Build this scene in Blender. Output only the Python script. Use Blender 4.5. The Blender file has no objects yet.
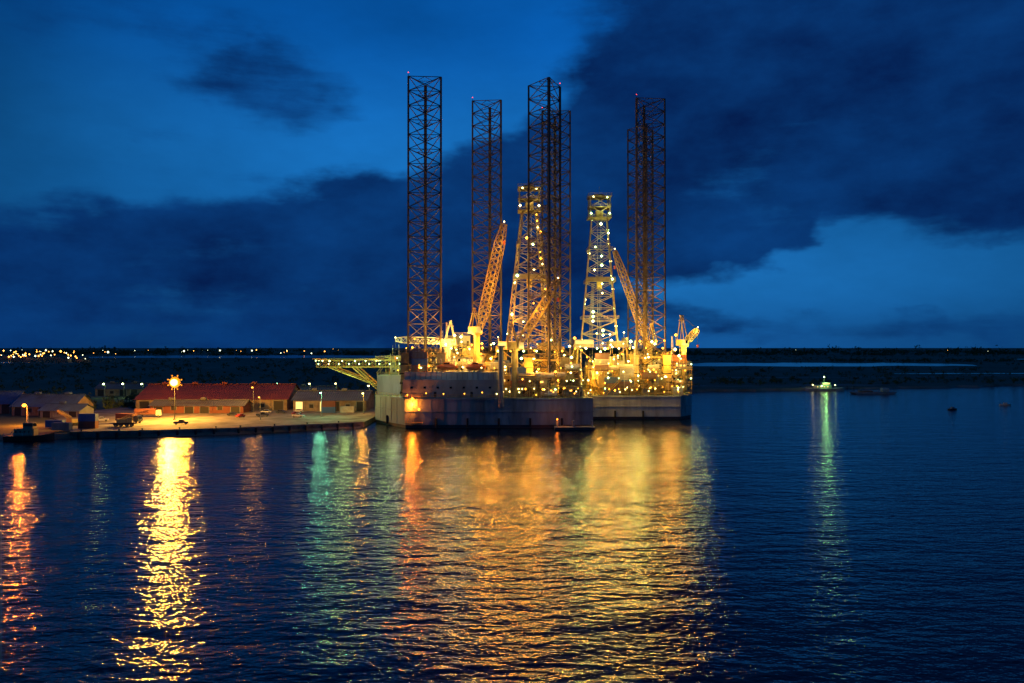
import bpy, math, random
from mathutils import Vector, Matrix
R = random.Random(7)
scene = bpy.context.scene
scene.view_settings.view_transform = 'Standard'
scene.view_settings.look = 'None'
scene.view_settings.exposure = 0

# ------------------------------------------------------------------ materials
MATS = {}
def mat(name, col, rough=0.6, metal=0.0, col2=None, scale=0.5, stretch=(1,1,1), emis=None, estr=0.0, bump=0.0, lo=0.4, hi=0.65):
    m = bpy.data.materials.new(name); m.use_nodes = True
    nt = m.node_tree; b = nt.nodes['Principled BSDF']
    b.inputs['Base Color'].default_value = (*col, 1)
    b.inputs['Roughness'].default_value = rough
    b.inputs['Metallic'].default_value = metal
    if col2 is not None:
        tc = nt.nodes.new('ShaderNodeTexCoord'); mp = nt.nodes.new('ShaderNodeMapping')
        mp.inputs['Scale'].default_value = stretch
        nz = nt.nodes.new('ShaderNodeTexNoise'); nz.inputs['Scale'].default_value = scale
        nz.inputs['Detail'].default_value = 6; nz.inputs['Roughness'].default_value = 0.65
        mr = nt.nodes.new('ShaderNodeMapRange'); mr.inputs['From Min'].default_value = lo; mr.inputs['From Max'].default_value = hi
        mx = nt.nodes.new('ShaderNodeMix'); mx.data_type = 'RGBA'
        mx.inputs['A'].default_value = (*col, 1); mx.inputs['B'].default_value = (*col2, 1)
        L = nt.links.new
        L(tc.outputs['Object'], mp.inputs['Vector']); L(mp.outputs['Vector'], nz.inputs['Vector'])
        L(nz.outputs['Fac'], mr.inputs['Value']); L(mr.outputs['Result'], mx.inputs['Factor'])
        L(mx.outputs['Result'], b.inputs['Base Color'])
        if bump > 0:
            bp = nt.nodes.new('ShaderNodeBump'); bp.inputs['Distance'].default_value = bump
            L(nz.outputs['Fac'], bp.inputs['Height']); L(bp.outputs['Normal'], b.inputs['Normal'])
    if emis is not None:
        b.inputs['Base Color'].default_value = (0.01,0.01,0.01,1)
        b.inputs['Roughness'].default_value = 1.0
        b.inputs['Specular IOR Level'].default_value = 0.0
        b.inputs['Emission Color'].default_value = (*emis, 1)
        b.inputs['Emission Strength'].default_value = estr
    MATS[name] = m
    return m
mat('leg_steel', (0.075,0.07,0.065), 0.7, 0.0, (0.12,0.08,0.05), 0.25)
mat('yellow_steel', (0.52,0.41,0.13), 0.55, 0, (0.28,0.19,0.07), 0.3)
mat('derrick_steel', (0.36,0.33,0.22), 0.5, 0, (0.20,0.16,0.09), 0.3)
mat('white_paint', (0.60,0.59,0.52), 0.5, 0, (0.36,0.31,0.22), 0.25)
mat('grey_paint', (0.24,0.27,0.28), 0.6, 0, (0.15,0.15,0.14), 0.2, (1,1,0.3))
mat('hull_paint', (0.24,0.30,0.32), 0.6, 0, (0.11,0.12,0.11), 0.16, (1,1,0.18), lo=0.42, hi=0.68)
mat('hull_light', (0.42,0.48,0.47), 0.6, 0, (0.21,0.20,0.17), 0.2, (1,1,0.2), lo=0.42, hi=0.72)
mat('boot_topping', (0.03,0.03,0.035), 0.6, 0, (0.09,0.04,0.03), 0.4)
mat('orange_paint', (0.65,0.14,0.03), 0.4)
mat('green_deck', (0.10,0.20,0.10), 0.7, 0, (0.16,0.16,0.10), 0.3)
mat('dark', (0.02,0.02,0.022), 0.6)
mat('glass_dark', (0.01,0.012,0.015), 0.1)
mat('rubber', (0.02,0.02,0.02), 0.85)
mat('amber_lamp', (1,0.6,0.2), 0.5, emis=(1.0,0.38,0.03), estr=10)
mat('warm_lamp', (1,0.8,0.5), 0.5, emis=(1.0,0.76,0.24), estr=15)
mat('green_lamp', (0.8,1,0.7), 0.5, emis=(0.66,1.0,0.34), estr=14)
mat('orange_lamp', (1,0.4,0.1), 0.5, emis=(1.0,0.24,0.012), estr=14)
mat('mast_lamp', (1,0.8,0.4), 0.5, emis=(1.0,0.52,0.07), estr=16)
mat('mast_glow_globe', (1,0.8,0.4), 0.5, emis=(1.0,0.27,0.008), estr=1.35)  # halo of the mast lamp, given to added globes as emission
mat('cyan_lamp', (0.5,1,0.8), 0.5, emis=(0.3,1.0,0.55), estr=9)
mat('red_lamp', (1,0.1,0.1), 0.5, emis=(1.0,0.05,0.03), estr=4)
mat('lit_window', (1,0.8,0.4), 0.5, emis=(1.0,0.62,0.17), estr=1.8)
mat('far_lamp_warm', (1,0.6,0.2), 0.5, emis=(1.0,0.38,0.06), estr=7)
mat('far_lamp_white', (1,1,0.8), 0.5, emis=(0.9,0.95,0.6), estr=4)
mat('concrete', (0.30,0.28,0.25), 0.85, 0, (0.11,0.10,0.085), 0.12, bump=0.1)
mat('quay_wall', (0.16,0.15,0.13), 0.85, 0, (0.05,0.05,0.04), 0.4)
mat('ground_mat', (0.06,0.095,0.035), 0.95, 0, (0.19,0.17,0.09), 0.010, (1,0.30,1), lo=0.42, hi=0.68)
mat('sand', (0.30,0.25,0.19), 0.95, 0, (0.10,0.10,0.05), 0.03)
mat('foliage', (0.04,0.085,0.03), 0.9, 0, (0.10,0.14,0.04), 0.08)
mat('red_roof', (0.32,0.07,0.04), 0.6, 0, (0.14,0.05,0.035), 0.15, (0.3,1,1))
mat('grey_roof', (0.17,0.19,0.19), 0.5, 0, (0.10,0.09,0.07), 0.15, (0.3,1,1))
mat('blue_roof', (0.10,0.18,0.32), 0.5, 0, (0.07,0.10,0.16), 0.2)
mat('wall_cream', (0.34,0.26,0.17), 0.8, 0, (0.17,0.12,0.08), 0.3)
mat('car_white', (0.6,0.6,0.58), 0.3); mat('car_red', (0.35,0.04,0.03), 0.3); mat('car_dark', (0.04,0.05,0.07), 0.3)
mat('container_blue', (0.05,0.12,0.30), 0.6); mat('container_rust', (0.20,0.065,0.04), 0.7)

# ------------------------------------------------------------------ mesh builder
class MB:
    def __init__(s): s.v=[]; s.f=[]; s.m=[]; s.names=[]
    def mi(s, name):
        if name not in s.names: s.names.append(name)
        return s.names.index(name)
    def add(s, vs, fs, mt):
        o=len(s.v); s.v.extend([tuple(p) for p in vs]); k=s.mi(mt)
        for f in fs: s.f.append([i+o for i in f]); s.m.append(k)
    def box(s, x0,x1,y0,y1,z0,z1, mt, rot=0, piv=None):
        vs=[(x0,y0,z0),(x1,y0,z0),(x1,y1,z0),(x0,y1,z0),(x0,y0,z1),(x1,y0,z1),(x1,y1,z1),(x0,y1,z1)]
        if rot:
            cx,cy = piv if piv else ((x0+x1)/2,(y0+y1)/2)
            c,n=math.cos(rot),math.sin(rot)
            vs=[(cx+(x-cx)*c-(y-cy)*n, cy+(x-cx)*n+(y-cy)*c, z) for x,y,z in vs]
        s.add(vs,[(0,3,2,1),(4,5,6,7),(0,1,5,4),(1,2,6,5),(2,3,7,6),(3,0,4,7)],mt)
    def strut(s,p,q,r,mt,n=4,r2=None,cap=True):
        p=Vector(p); q=Vector(q); d=q-p
        if d.length<1e-6: return
        d.normalize(); a=Vector((0,0,1)) if abs(d.z)<0.9 else Vector((0,1,0))
        u=d.cross(a).normalized(); w=d.cross(u); r2=r if r2 is None else r2
        vs=[]
        for c,rr in ((p,r),(q,r2)):
            for i in range(n):
                t=2*math.pi*(i+0.5)/n; vs.append(c+u*(rr*math.cos(t))+w*(rr*math.sin(t)))
        fs=[(i,(i+1)%n,n+(i+1)%n,n+i) for i in range(n)]
        if cap: fs+= [tuple(range(n-1,-1,-1)),tuple(range(n,2*n))]
        s.add(vs,fs,mt)
    def octa(s,c,r,mt):
        x,y,z=c
        s.add([(x+r,y,z),(x-r,y,z),(x,y+r,z),(x,y-r,z),(x,y,z+r),(x,y,z-r)],
              [(0,2,4),(2,1,4),(1,3,4),(3,0,4),(2,0,5),(1,2,5),(3,1,5),(0,3,5)],mt)
    def ball(s,c,r,mt,n=10,sx=1,sy=1,sz=1):
        vs=[];fs=[]
        for i in range(n//2+1):
            ph=math.pi*i/(n//2)
            for j in range(n):
                th=2*math.pi*j/n
                vs.append((c[0]+r*sx*math.sin(ph)*math.cos(th),c[1]+r*sy*math.sin(ph)*math.sin(th),c[2]+r*sz*math.cos(ph)))
        for i in range(n//2):
            for j in range(n):
                fs.append((i*n+j,(i+1)*n+j,(i+1)*n+(j+1)%n,i*n+(j+1)%n))
        s.add(vs,fs,mt)
    def prism(s,poly,z0,z1,mt,top=None,out=0):
        n=len(poly)
        vs=[(x,y,z0) for x,y in poly]+[(x,y,z1) for x,y in poly]
        s.add(vs,[(i,(i+1)%n,n+(i+1)%n,n+i) for i in range(n)],mt)
        s.add([(x,y,z1) for x,y in poly],[tuple(range(n))],top or mt)
        s.add([(x,y,z0) for x,y in poly],[tuple(range(n-1,-1,-1))],mt)
    def rail(s,x0,y0,x1,y1,z,mt='yellow_steel',h=1.2):
        L=math.hypot(x1-x0,y1-y0); n=max(1,int(L/2.5))
        for k in (0.55,1.0): s.strut((x0,y0,z+h*k),(x1,y1,z+h*k),0.07,mt,3,cap=False)
        for i in range(n+1):
            t=i/n; s.strut((x0+(x1-x0)*t,y0+(y1-y0)*t,z),(x0+(x1-x0)*t,y0+(y1-y0)*t,z+h),0.07,mt,3,cap=False)
    def obj(s,name,parent=None,smooth=False):
        me=bpy.data.meshes.new(name); me.from_pydata(s.v,[],s.f); me.update()
        for nm in s.names: me.materials.append(MATS[nm])
        me.polygons.foreach_set('material_index',s.m)
        if smooth: me.polygons.foreach_set('use_smooth',[True]*len(s.f))
        o=bpy.data.objects.new(name,me); scene.collection.objects.link(o)
        if parent: o.parent=parent
        return o
def empty(name):
    e=bpy.data.objects.new(name,None); scene.collection.objects.link(e); return e
def plight(name,parent,pos,col,power,size=0.5):
    l=bpy.data.lights.new(name,'POINT'); l.color=col; l.energy=power; l.shadow_soft_size=size
    o=bpy.data.objects.new(name,l); o.location=pos; scene.collection.objects.link(o)
    if parent: o.parent=parent
    return o
AMB=(1.0,0.39,0.03); WRM=(1.0,0.60,0.11); GRN=(0.68,1.0,0.24); ORG=(1.0,0.22,0.015); CYN=(0.25,1.0,0.5); WHT=(1.0,0.92,0.66)

def lattice(mb,cx,cy,z0,z1,w0,w1,bays,sides,rot,cr,br,mt,xb=True,mid=False):
    rr0=w0/(2*math.sin(math.pi/sides)); rr1=w1/(2*math.sin(math.pi/sides))
    def P(k,t):
        r=rr0+(rr1-rr0)*t; a=rot+2*math.pi*k/sides
        return Vector((cx+r*math.cos(a),cy+r*math.sin(a),z0+(z1-z0)*t))
    for k in range(sides):
        mb.strut(P(k,0),P(k,1),cr,mt,6)
        for b in range(bays):
            t0=b/bays; t1=(b+1)/bays
            A,B,C,D=P(k,t0),P((k+1)%sides,t0),P(k,t1),P((k+1)%sides,t1)
            mb.strut(C,D,br,mt,4,cap=False)
            mb.strut(A,D,br,mt,4,cap=False); mb.strut(B,C,br,mt,4,cap=False)
    return P
def boom(mb,p,q,w0,w1,n,cr,br,mt):
    p=Vector(p);q=Vector(q);d=(q-p).normalized(); side=d.cross(Vector((0,0,1))).normalized(); up=side.cross(d)
    def C(k,t):
        w=w0*min(1,0.35+t*4)*(1 if t<0.8 else 1-(t-0.8)*2.5)*0.5
        sx=(-1,1,1,-1)[k]; sy=(-1,-1,1,1)[k]
        return p+(q-p)*t+side*(sx*w)+up*(sy*w)
    for k in range(4):
        for b in range(n):
            t0=b/n;t1=(b+1)/n
            mb.strut(C(k,t0),C(k,t1),cr,mt,4,cap=False)
            mb.strut(C(k,t0),C((k+1)%4,t1),br,mt,4,cap=False)
            mb.strut(C(k,t1),C((k+1)%4,t1),br,mt,4,cap=False)
def crane(name,parent,x,y,z0,zc,tip,paint='yellow_steel',bw=2.6,af=8.5):
    mb=MB()
    mb.strut((x,y,z0),(x,y,zc),1.5,paint,12,r2=1.3)
    mb.strut((x,y,zc),(x,y,zc+0.6),2.2,paint,12)
    T=Vector(tip); dr=Vector((T.x-x,T.y-y,0))
    dr=dr.normalized() if dr.length>0 else Vector((0,-1,0)); a=math.atan2(dr.y,dr.x)
    mb.box(x-3.2,x+1.8,y-1.7,y+1.7,zc+0.6,zc+3.4,paint,a,(x,y))
    mb.box(x+1.2,x+3.2,y-2.9,y-1.3,zc+0.8,zc+3.3,'white_paint',a,(x,y))
    mb.box(x+3.2,x+3.26,y-2.7,y-1.5,zc+1.7,zc+3.0,'glass_dark',a,(x,y))
    side=Vector((-dr.y,dr.x,0)); base=Vector((x,y,zc+2.4))
    apex=base-dr*1.2+Vector((0,0,af))
    for s_ in (-1,1):
        mb.strut(base+dr*1.3+side*1.4*s_,apex+side*.7*s_,0.26,paint,4)
        mb.strut(base-dr*3.0+side*1.4*s_,apex+side*.7*s_,0.26,paint,4)
        mb.strut(apex+side*.7*s_,T+side*.4*s_,0.07,'dark',3)
    mb.strut(apex-side*1.2,apex+side*1.2,0.3,paint,6)
    mb.box(apex.x-1.3,apex.x+1.3,apex.y-1.3,apex.y+1.3,apex.z-2.2,apex.z-2.05,paint)
    boom(mb,base+dr*1.6,T,bw,1.2,max(6,int((T-base).length/2.4)),0.27,0.16,paint)
    mb.strut(T,T-Vector((0,0,7)),0.06,'dark',3)
    h=T-Vector((0,0,7.6)); mb.box(h.x-.4,h.x+.4,h.y-.4,h.y+.4,h.z-.7,h.z+.7,'orange_paint')
    mb.octa(T+Vector((0,-.4,.9)),0.3,'warm_lamp')
    return mb.obj(name,parent)
def platform(mb,x0,x1,y0,y1,z,mt='yellow_steel',lamps=None,lm=None):
    mb.box(x0,x1,y0,y1,z-.25,z,mt)
    mb.rail(x0,y0,x1,y0,z,mt);mb.rail(x0,y1,x1,y1,z,mt);mb.rail(x0,y0,x0,y1,z,mt);mb.rail(x1,y0,x1,y1,z,mt)
def lamp(mb,x,y,z,kind,r=0.33,post=0):
    if post: mb.strut((x,y+.1,z-post),(x,y+.1,z),0.08,'yellow_steel',4)
    mb.box(x-r*1.1,x+r*1.1,y+r*1.1,y+r*1.5,z-r*.8,z+r*.9,'dark')
    mb.octa((x,y,z),r,kind)
def stair(mb,x0,z0,x1,z1,y,mt='yellow_steel'):
    for dy in (-.5,.5): mb.strut((x0,y+dy,z0),(x1,y+dy,z1),0.1,mt,4); mb.strut((x0,y+dy,z0+1.1),(x1,y+dy,z1+1.1),0.06,mt,3)
    n=int(abs(z1-z0)/0.35)
    for i in range(n):
        t=(i+.5)/n; X=x0+(x1-x0)*t;Z=z0+(z1-z0)*t; mb.box(X-.15,X+.15,y-.45,y+.45,Z-.03,Z,mt)

def jackhouse(mb,cx,cy,z,h,paint):
    for k in range(3):
        a=math.pi/2+2*math.pi*k/3; x=cx+8.2*math.cos(a); y=cy+8.2*math.sin(a)
        mb.box(x-1.7,x+1.7,y-1.7,y+1.7,z,z+h,paint)
        for j in range(4): mb.strut((x-2.1,y-1.2,z+1.5+j*(h-2)/4),(x+2.1,y-1.2,z+1.5+j*(h-2)/4),0.55,'dark',8)
        mb.box(x-2.2,x+2.2,y-2.2,y+2.2,z+h,z+h+.3,paint)
        mb.rail(x-2.2,y-2.2,x+2.2,y-2.2,z+h+.3)
    for zz in (z+h*.5,z+h*.95):
        pts=[(cx+8.2*math.cos(math.pi/2+2*math.pi*k/3),cy+8.2*math.sin(math.pi/2+2*math.pi*k/3),zz) for k in range(3)]
        for k in range(3): mb.strut(pts[k],pts[(k+1)%3],0.45,paint,4)

LK=['amber_lamp','amber_lamp','amber_lamp','warm_lamp','warm_lamp','green_lamp']
def modules(mb,lm,zone,z,n,seed,hmax=12,avoid=()):
    """process modules, skids, tanks, containers, pipe racks on a deck"""
    r=random.Random(seed); x0,x1,y0,y1=zone
    for i in range(n):
        w=r.uniform(2.5,7.5); d=r.uniform(3,7) if y1-y0>8 else r.uniform(2,y1-y0-.5); h=r.uniform(2.2,5)
        x=r.uniform(x0,x1-w); y=r.uniform(y0,y1-d)
        if any((x+w>ax-6 and x<ax+6 and y+d>ay-6 and y<ay+6) for ax,ay in avoid): continue
        kind=r.random(); zb=z
        lv=r.choice([0,0,1,1,2,3]) if hmax>6 else r.choice([0,1])
        for l in range(lv):
            hh=r.uniform(3,4.2)
            for cx in (x,x+w/2,x+w):
                for cy in (y,y+d): mb.strut((cx,cy,zb),(cx,cy,zb+hh),0.18,'yellow_steel',4)
            mb.strut((x,y,zb),(x+w,y,zb+hh),0.11,'yellow_steel',4)
            platform(mb,x-.4,x+w+.4,y-.4,y+d+.4,zb+hh)
            if r.random()<.5: mb.box(x+.5,x+w*.6,y+1,y+d-.5,zb,zb+hh*.75,r.choice(['white_paint','grey_paint','yellow_steel','container_rust']))
            lamp(lm,x+r.uniform(0,w),y-.9,zb+hh-.6,r.choice(LK),r.uniform(.22,.4))
            zb+=hh
            if zb-z>hmax: break
        if kind<.35:
            mb.box(x,x+w,y,y+d,zb,zb+h,r.choice(['white_paint','white_paint','grey_paint','yellow_steel']))
            mb.rail(x,y,x+w,y,zb+h)
            if r.random()<.6:
                for k in range(int(w/1.6)): mb.box(x+.5+k*1.6,x+1.2+k*1.6,y-.03,y-.005,zb+h*.5,zb+h*.5+.8,r.choice(['lit_window','glass_dark']))
            if r.random()<.6: mb.box(x+w-1.4,x+w-.5,y-.035,y-.005,zb+.1,zb+2.1,'dark')
        elif kind<.55:
            rad=min(w,d)*.3; mb.strut((x+w/2,y+d/2,zb),(x+w/2,y+d/2,zb+h*1.2),rad,r.choice(['white_paint','grey_paint']),14)
            mb.rail(x,y,x+w,y,zb)
            mb.strut((x+w/2+rad,y+d/2,zb),(x+w/2+rad,y+d/2,zb+h*1.5),.15,'yellow_steel',5)
        elif kind<.7:
            rad=1.1
            for k in range(2): mb.strut((x,y+1.5+2.4*k,zb+1.4),(x+w,y+1.5+2.4*k,zb+1.4),rad,'white_paint',12)
            for k in (x+.8,x+w-.8): mb.box(k-.2,k+.2,y+.4,y+4.8,zb,zb+1,'yellow_steel')
        elif kind<.85:
            for k in range(6):
                mb.strut((x,y+.5*k,zb+.6+.15*(k%3)),(x+w,y+.5*k,zb+.6+.15*(k%3)),.14,r.choice(['yellow_steel','grey_paint']),5)
            for k in (x,x+w/2,x+w): mb.strut((k,y,zb),(k,y,zb+2.4),.14,'yellow_steel',4)
        else:
            for k in range(3):
                mb.box(x,x+6,y,y+2.4,zb+k*2.6,zb+k*2.6+2.5,r.choice(['container_blue','container_rust','white_paint','orange_paint']))
                for q in range(11): mb.box(x+.3+q*.52,x+.5+q*.52,y-.05,y-.003,zb+k*2.6+.2,zb+k*2.6+2.3,'grey_paint')
                if r.random()<.5: break
        if r.random()<.75:
            lamp(lm,x+r.uniform(0,w),y-.8,zb+r.uniform(1.5,h+1.5),r.choice(LK),r.uniform(.2,.45),post=1.5)
        if r.random()<.35:
            X=x+r.uniform(0,w); mb.strut((X,y,zb),(X,y,zb+r.uniform(6,13)),.14,'white_paint',5,r2=.06)

def derrick(name,parent,cx,cy,zb,z0,z1,w0,w1,rot,lamps,seed,fl=1.0,mix=('green_lamp','green_lamp','warm_lamp'),G=(0.9,0.88,0.22)):
    r=random.Random(seed); mb=MB(); lm=MB(); DS='derrick_steel'
    s=w0*.72
    for sx in (-1,1):
        mb.box(cx+sx*s-1,cx+sx*s+1,cy-s,cy+s,zb,zb+2,'yellow_steel')
        for sy in (-1,0,1):
            mb.strut((cx+sx*s,cy+sy*s,zb),(cx+sx*s*.9,cy+sy*s,z0-.4),.45,'yellow_steel',4)
        for k in range(2):
            mb.strut((cx+sx*s,cy+(k-1)*s,zb),(cx+sx*s*.9,cy+k*s,z0-.4),.22,'yellow_steel',4)
            mb.strut((cx+sx*s,cy+k*s,zb),(cx+sx*s*.9,cy+(k-1)*s,z0-.4),.22,'yellow_steel',4)
    mb.strut((cx-s,cy-s,zb),(cx+s*.9,cy-s,z0-.4),.25,'yellow_steel',4); mb.strut((cx+s,cy-s,zb),(cx-s*.9,cy-s,z0-.4),.25,'yellow_steel',4)
    platform(mb,cx-s-1,cx+s+1,cy-s-1,cy+s+1,z0)
    for sx in (-1,1):
        mb.box(cx+sx*s-.15,cx+sx*s+.15,cy-s*.6,cy+s,z0,z0+4.5,'white_paint')
    mb.box(cx-s,cx-s*.3,cy-s*.9,cy-s*.3,z0,z0+3.4,'white_paint')
    mb.box(cx-s+.3,cx-s*.35,cy-s*.9-.03,cy-s*.9-.005,z0+1.5,z0+2.7,'lit_window')
    mb.box(cx+s*.25,cx+s*.9,cy-s*.9,cy-s*.2,z0,z0+2.8,'grey_paint')
    stair(mb,cx-s-6,zb+2,cx-s,z0,cy-s-.6)
    zt=z0+(z1-z0)*.86
    P=lattice(mb,cx,cy,z0,zt,w0,w1,10,4,rot,.36,.17,DS,xb=True)
    for dx in (-.8,.8): mb.strut((cx+dx,cy,z0),(cx+dx,cy,zt),.13,'grey_paint',4)
    tz=z0+(zt-z0)*.45
    mb.box(cx-1.2,cx+1.2,cy-1,cy+1,tz,tz+4,'yellow_steel'); mb.strut((cx,cy,z0),(cx,cy,tz),.15,'grey_paint',6)
    for k in range(4): mb.strut((cx-.5+.33*k,cy-.3,tz+4),(cx-.5+.33*k,cy-.3,zt),.04,'dark',3)
    for k in range(14): mb.strut((cx-w0*.28+(k%7)*.3,cy+w0*.15+(k//7)*.35,z0),(cx-w0*.2+(k%7)*.22,cy+w0*.1,z0+(zt-z0)*.5),.08,'grey_paint',4)
    for t in (.22,.5,.75):
        w=(w0+(w1-w0)*t)*.5+.9; z=z0+(zt-z0)*t
        mb.box(cx-w,cx+w,cy-w,cy-w+1.1,z-.15,z,DS); mb.box(cx-w,cx+w,cy+w-1.1,cy+w,z-.15,z,DS)
        mb.box(cx-w,cx-w+1.1,cy-w+1.1,cy+w-1.1,z-.15,z,DS); mb.box(cx+w-1.1,cx+w,cy-w+1.1,cy+w-1.1,z-.15,z,DS)
        mb.rail(cx-w,cy-w,cx+w,cy-w,z,DS);mb.rail(cx-w,cy-w,cx-w,cy+w,z,DS);mb.rail(cx+w,cy-w,cx+w,cy+w,z,DS)
        if t==.5: mb.box(cx-w,cx+w,cy-w-.02,cy-w+.08,z,z+2.2,'grey_paint')
    w=w1*.5+1.9
    platform(mb,cx-w,cx+w,cy-w,cy+w,zt,DS)
    mb.box(cx-1.8,cx+1.8,cy-1.4,cy+1.4,zt+.3,zt+3.4,'yellow_steel')
    for sx in (-1,1):
        for sy in (-1,1):
            mb.strut((cx+sx*w*.85,cy+sy*w*.85,zt),(cx+sx*w*.85,cy+sy*w*.85,z1),.32,DS,4)
        for hh in (0,.5):
            za=zt+(z1-zt)*hh; zc=zt+(z1-zt)*(hh+.5)
            mb.strut((cx+sx*w*.85,cy-w*.85,za),(cx-sx*w*.85,cy-w*.85,zc),.2,DS,4)
            mb.strut((cx+sx*w*.85,cy-w*.85,za),(cx+sx*w*.85,cy+w*.85,zc),.2,DS,4)
    platform(mb,cx-w*.95,cx+w*.95,cy-w*.95,cy+w*.95,(zt+z1)/2,DS)
    platform(mb,cx-w,cx+w,cy-w,cy+w,z1,DS)
    mb.box(cx-w*.5,cx+w*.4,cy-1,cy+1,z1,z1+1.4,'yellow_steel')
    mb.strut((cx,cy,z1),(cx,cy,z1+5),.12,'white_paint',4)
    for i in range(lamps):
        t=(i+.5)/lamps; k=r.choice([0,1,2,3,2,3]); p=P(k,t)
        q=P((k+1)%4,t); p=p.lerp(q,r.choice([0.0,.3,.6]))
        lamp(lm,p.x,p.y-.5,p.z,r.choice(mix),r.uniform(.35,.7))
    for sx in (-1,1): lamp(lm,cx+sx*w*.8,cy-w,zt+1.6,mix[0],.5)
    lamp(lm,cx-w*.6,cy-w,z1-.6,'warm_lamp',.4)
    lamp(lm,cx+w*.6,cy-w,z1-.9,mix[0],.4)
    for k in range(6): lamp(lm,cx-s+k*2*s/5,cy-s-1.3,z0-.7,r.choice(['warm_lamp','green_lamp','amber_lamp']),.45)
    mb.obj(name,parent); lm.obj(name+'_lamps',parent)
    for j,t in enumerate((.05,.24,.44,.64,.84)):
        z=z0+(zt-z0)*t; wl=(w0+(w1-w0)*t)*.5
        plight(name+'_floodlight',parent,(cx+(-1)**j*wl*.5,cy-wl*.4,z+1.5),G if j>0 else WRM,2000*fl*(1-.08*j),.5)
    plight(name+'_crown_light',parent,(cx+1,cy-w-2.0,zt+4),G,1000*fl,.4)

def leg(name,parent,cx,cy,z0,z1,rot):
    mb=MB()
    n=int((z1-z0)/5.6)
    lattice(mb,cx,cy,z0,z1,12.9,12.9,n,3,rot,.42,.17,'leg_steel',xb=True)
    for k in range(3):
        a=rot+2*math.pi*k/3; rr=12.9/(2*math.sin(math.pi/3)); x=cx+rr*math.cos(a); y=cy+rr*math.sin(a)
        mb.box(x-.12,x+.12,y-.62,y+.62,z0,z1,'leg_steel',a,(x,y))
    rr=12.9/(2*math.sin(math.pi/3))*.5
    for i in range(n+1):
        z=z0+(z1-z0)*i/n
        pts=[(cx-rr*math.cos(rot+2*math.pi*k/3),cy-rr*math.sin(rot+2*math.pi*k/3),z) for k in range(3)]
        for k in range(3): mb.strut(pts[k],pts[(k+1)%3],.11,'leg_steel',4,cap=False)
    x=cx+7.45*math.cos(rot+2*math.pi/3); y=cy+7.45*math.sin(rot+2*math.pi/3)
    mb.strut((x,y,z1),(x,y,z1+1.3),.1,'leg_steel',4)
    mb.obj(name,parent)
    lm=MB(); lm.octa((x,y,z1+1.5),.24,'red_lamp'); lm.obj(name+'_beacon',parent)

def lifeboat(mb,x,y,z):
    mb.ball((x,y,z),1.0,'orange_paint',12,sx=4.2,sy=1.5,sz=1.3)
    mb.box(x-1.5,x+1.0,y-.9,y+.9,z+.9,z+1.9,'orange_paint')
    mb.box(x-1.3,x+.8,y-.93,y-.905,z+1.2,z+1.6,'glass_dark')
    for dx in (-2.6,2.6):
        mb.strut((x+dx,y+2.5,z-1.5),(x+dx,y+1.4,z+3),.2,'white_paint',4); mb.strut((x+dx,y+1.4,z+3),(x+dx,y,z+3),.2,'white_paint',4)
        mb.strut((x+dx,y,z+3),(x+dx,y,z+.8),.05,'dark',3)

def hull(mb,poly,ztop,side,band=True):
    mb.prism(poly,1.2,ztop,side,'green_deck')
    c=(sum(p[0] for p in poly)/len(poly),sum(p[1] for p in poly)/len(poly))
    inner=[(c[0]+(x-c[0])*.992,c[1]+(y-c[1])*.992) for x,y in poly]
    mb.prism(inner,-3,1.2-.003,'boot_topping')
    n=len(poly)
    for i in range(n):
        (ax,ay),(bx,by)=poly[i],poly[(i+1)%n]; L=math.hypot(bx-ax,by-ay)
        nx,ny=(by-ay)/L,-(bx-ax)/L
        for z in (ztop-.5,ztop*.55):
            mb.strut((ax+nx*.1,ay+ny*.1,z),(bx+nx*.1,by+ny*.1,z),.22,side,4)
        for k in range(1,int(L/5)):
            t=k*5/L; x=ax+(bx-ax)*t+nx*.06; y=ay+(by-ay)*t+ny*.06
            mb.strut((x,y,1.6),(x,y,ztop-.7),.1,side,4)
        for k in range(1,int(L/12)):
            t=k*12/L; x=ax+(bx-ax)*t+nx*.45; y=ay+(by-ay)*t+ny*.45
            mb.strut((x,y,.6),(x,y,3.8),.42,'rubber',8)
        mb.rail(ax,ay,bx,by,ztop)

# ================================================================== RIG A
rigA=empty('jackup_drilling_rig')
mb=MB(); lm=MB()
polyA=[(-41,306),(31,306),(31,346),(10,380),(-32,380),(-56,352),(-56,328)]
hull(mb,polyA,11.5,'hull_paint')
mb.box(-55,-43.5,326,345,11.5,19.5,'hull_light')
mb.rail(-55,326,-43.5,326,19.5)
mb.obj('hull',rigA)
mb=MB()
mb.box(-42,-5,307.2,312.5,11.5,18.4,'grey_paint')
mb.box(-41.4,-5.4,307.6,312.5,18.4,21.4,'hull_light')
for k in range(18): mb.box(-41.2+k*2,-41.0+k*2,307.42,307.59,18.6,21.2,'grey_paint')
for k in range(7): mb.box(-39+k*5,-38+k*5,307.15,307.195,15,15.8,'glass_dark')
mb.rail(-42,307.2,-5,307.2,21.4)
for k in range(2): mb.box(-30+k*14,-29+k*14,307.15,307.195,11.7,13.8,'dark')
lifeboat(mb,-25,309.5,23.2); lifeboat(mb,-14,309.5,23.2)
for i,(a,b,c,d) in enumerate([(-34,-8,334,352),(-33,-9,335,351),(-32,-12,336,350)]):
    z=11.5+i*3.6+5
    mb.box(a,b,c,d,z-.0,z+3.2,'white_paint'); mb.box(a-.8,b+.8,c-.8,d+.8,z+3.2,z+3.5,'yellow_steel'); mb.rail(a-.8,c-.8,b+.8,c-.8,z+3.5)
    k=a+1
    while k<b-1:
        mb.box(k,k+.9,c-.04,c-.005,z+1.3,z+2.3,'lit_window' if R.random()<.6 else 'glass_dark'); k+=2.1
mb.box(-34,-8,334.5,352,11.5,16.5,'grey_paint')
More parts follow.
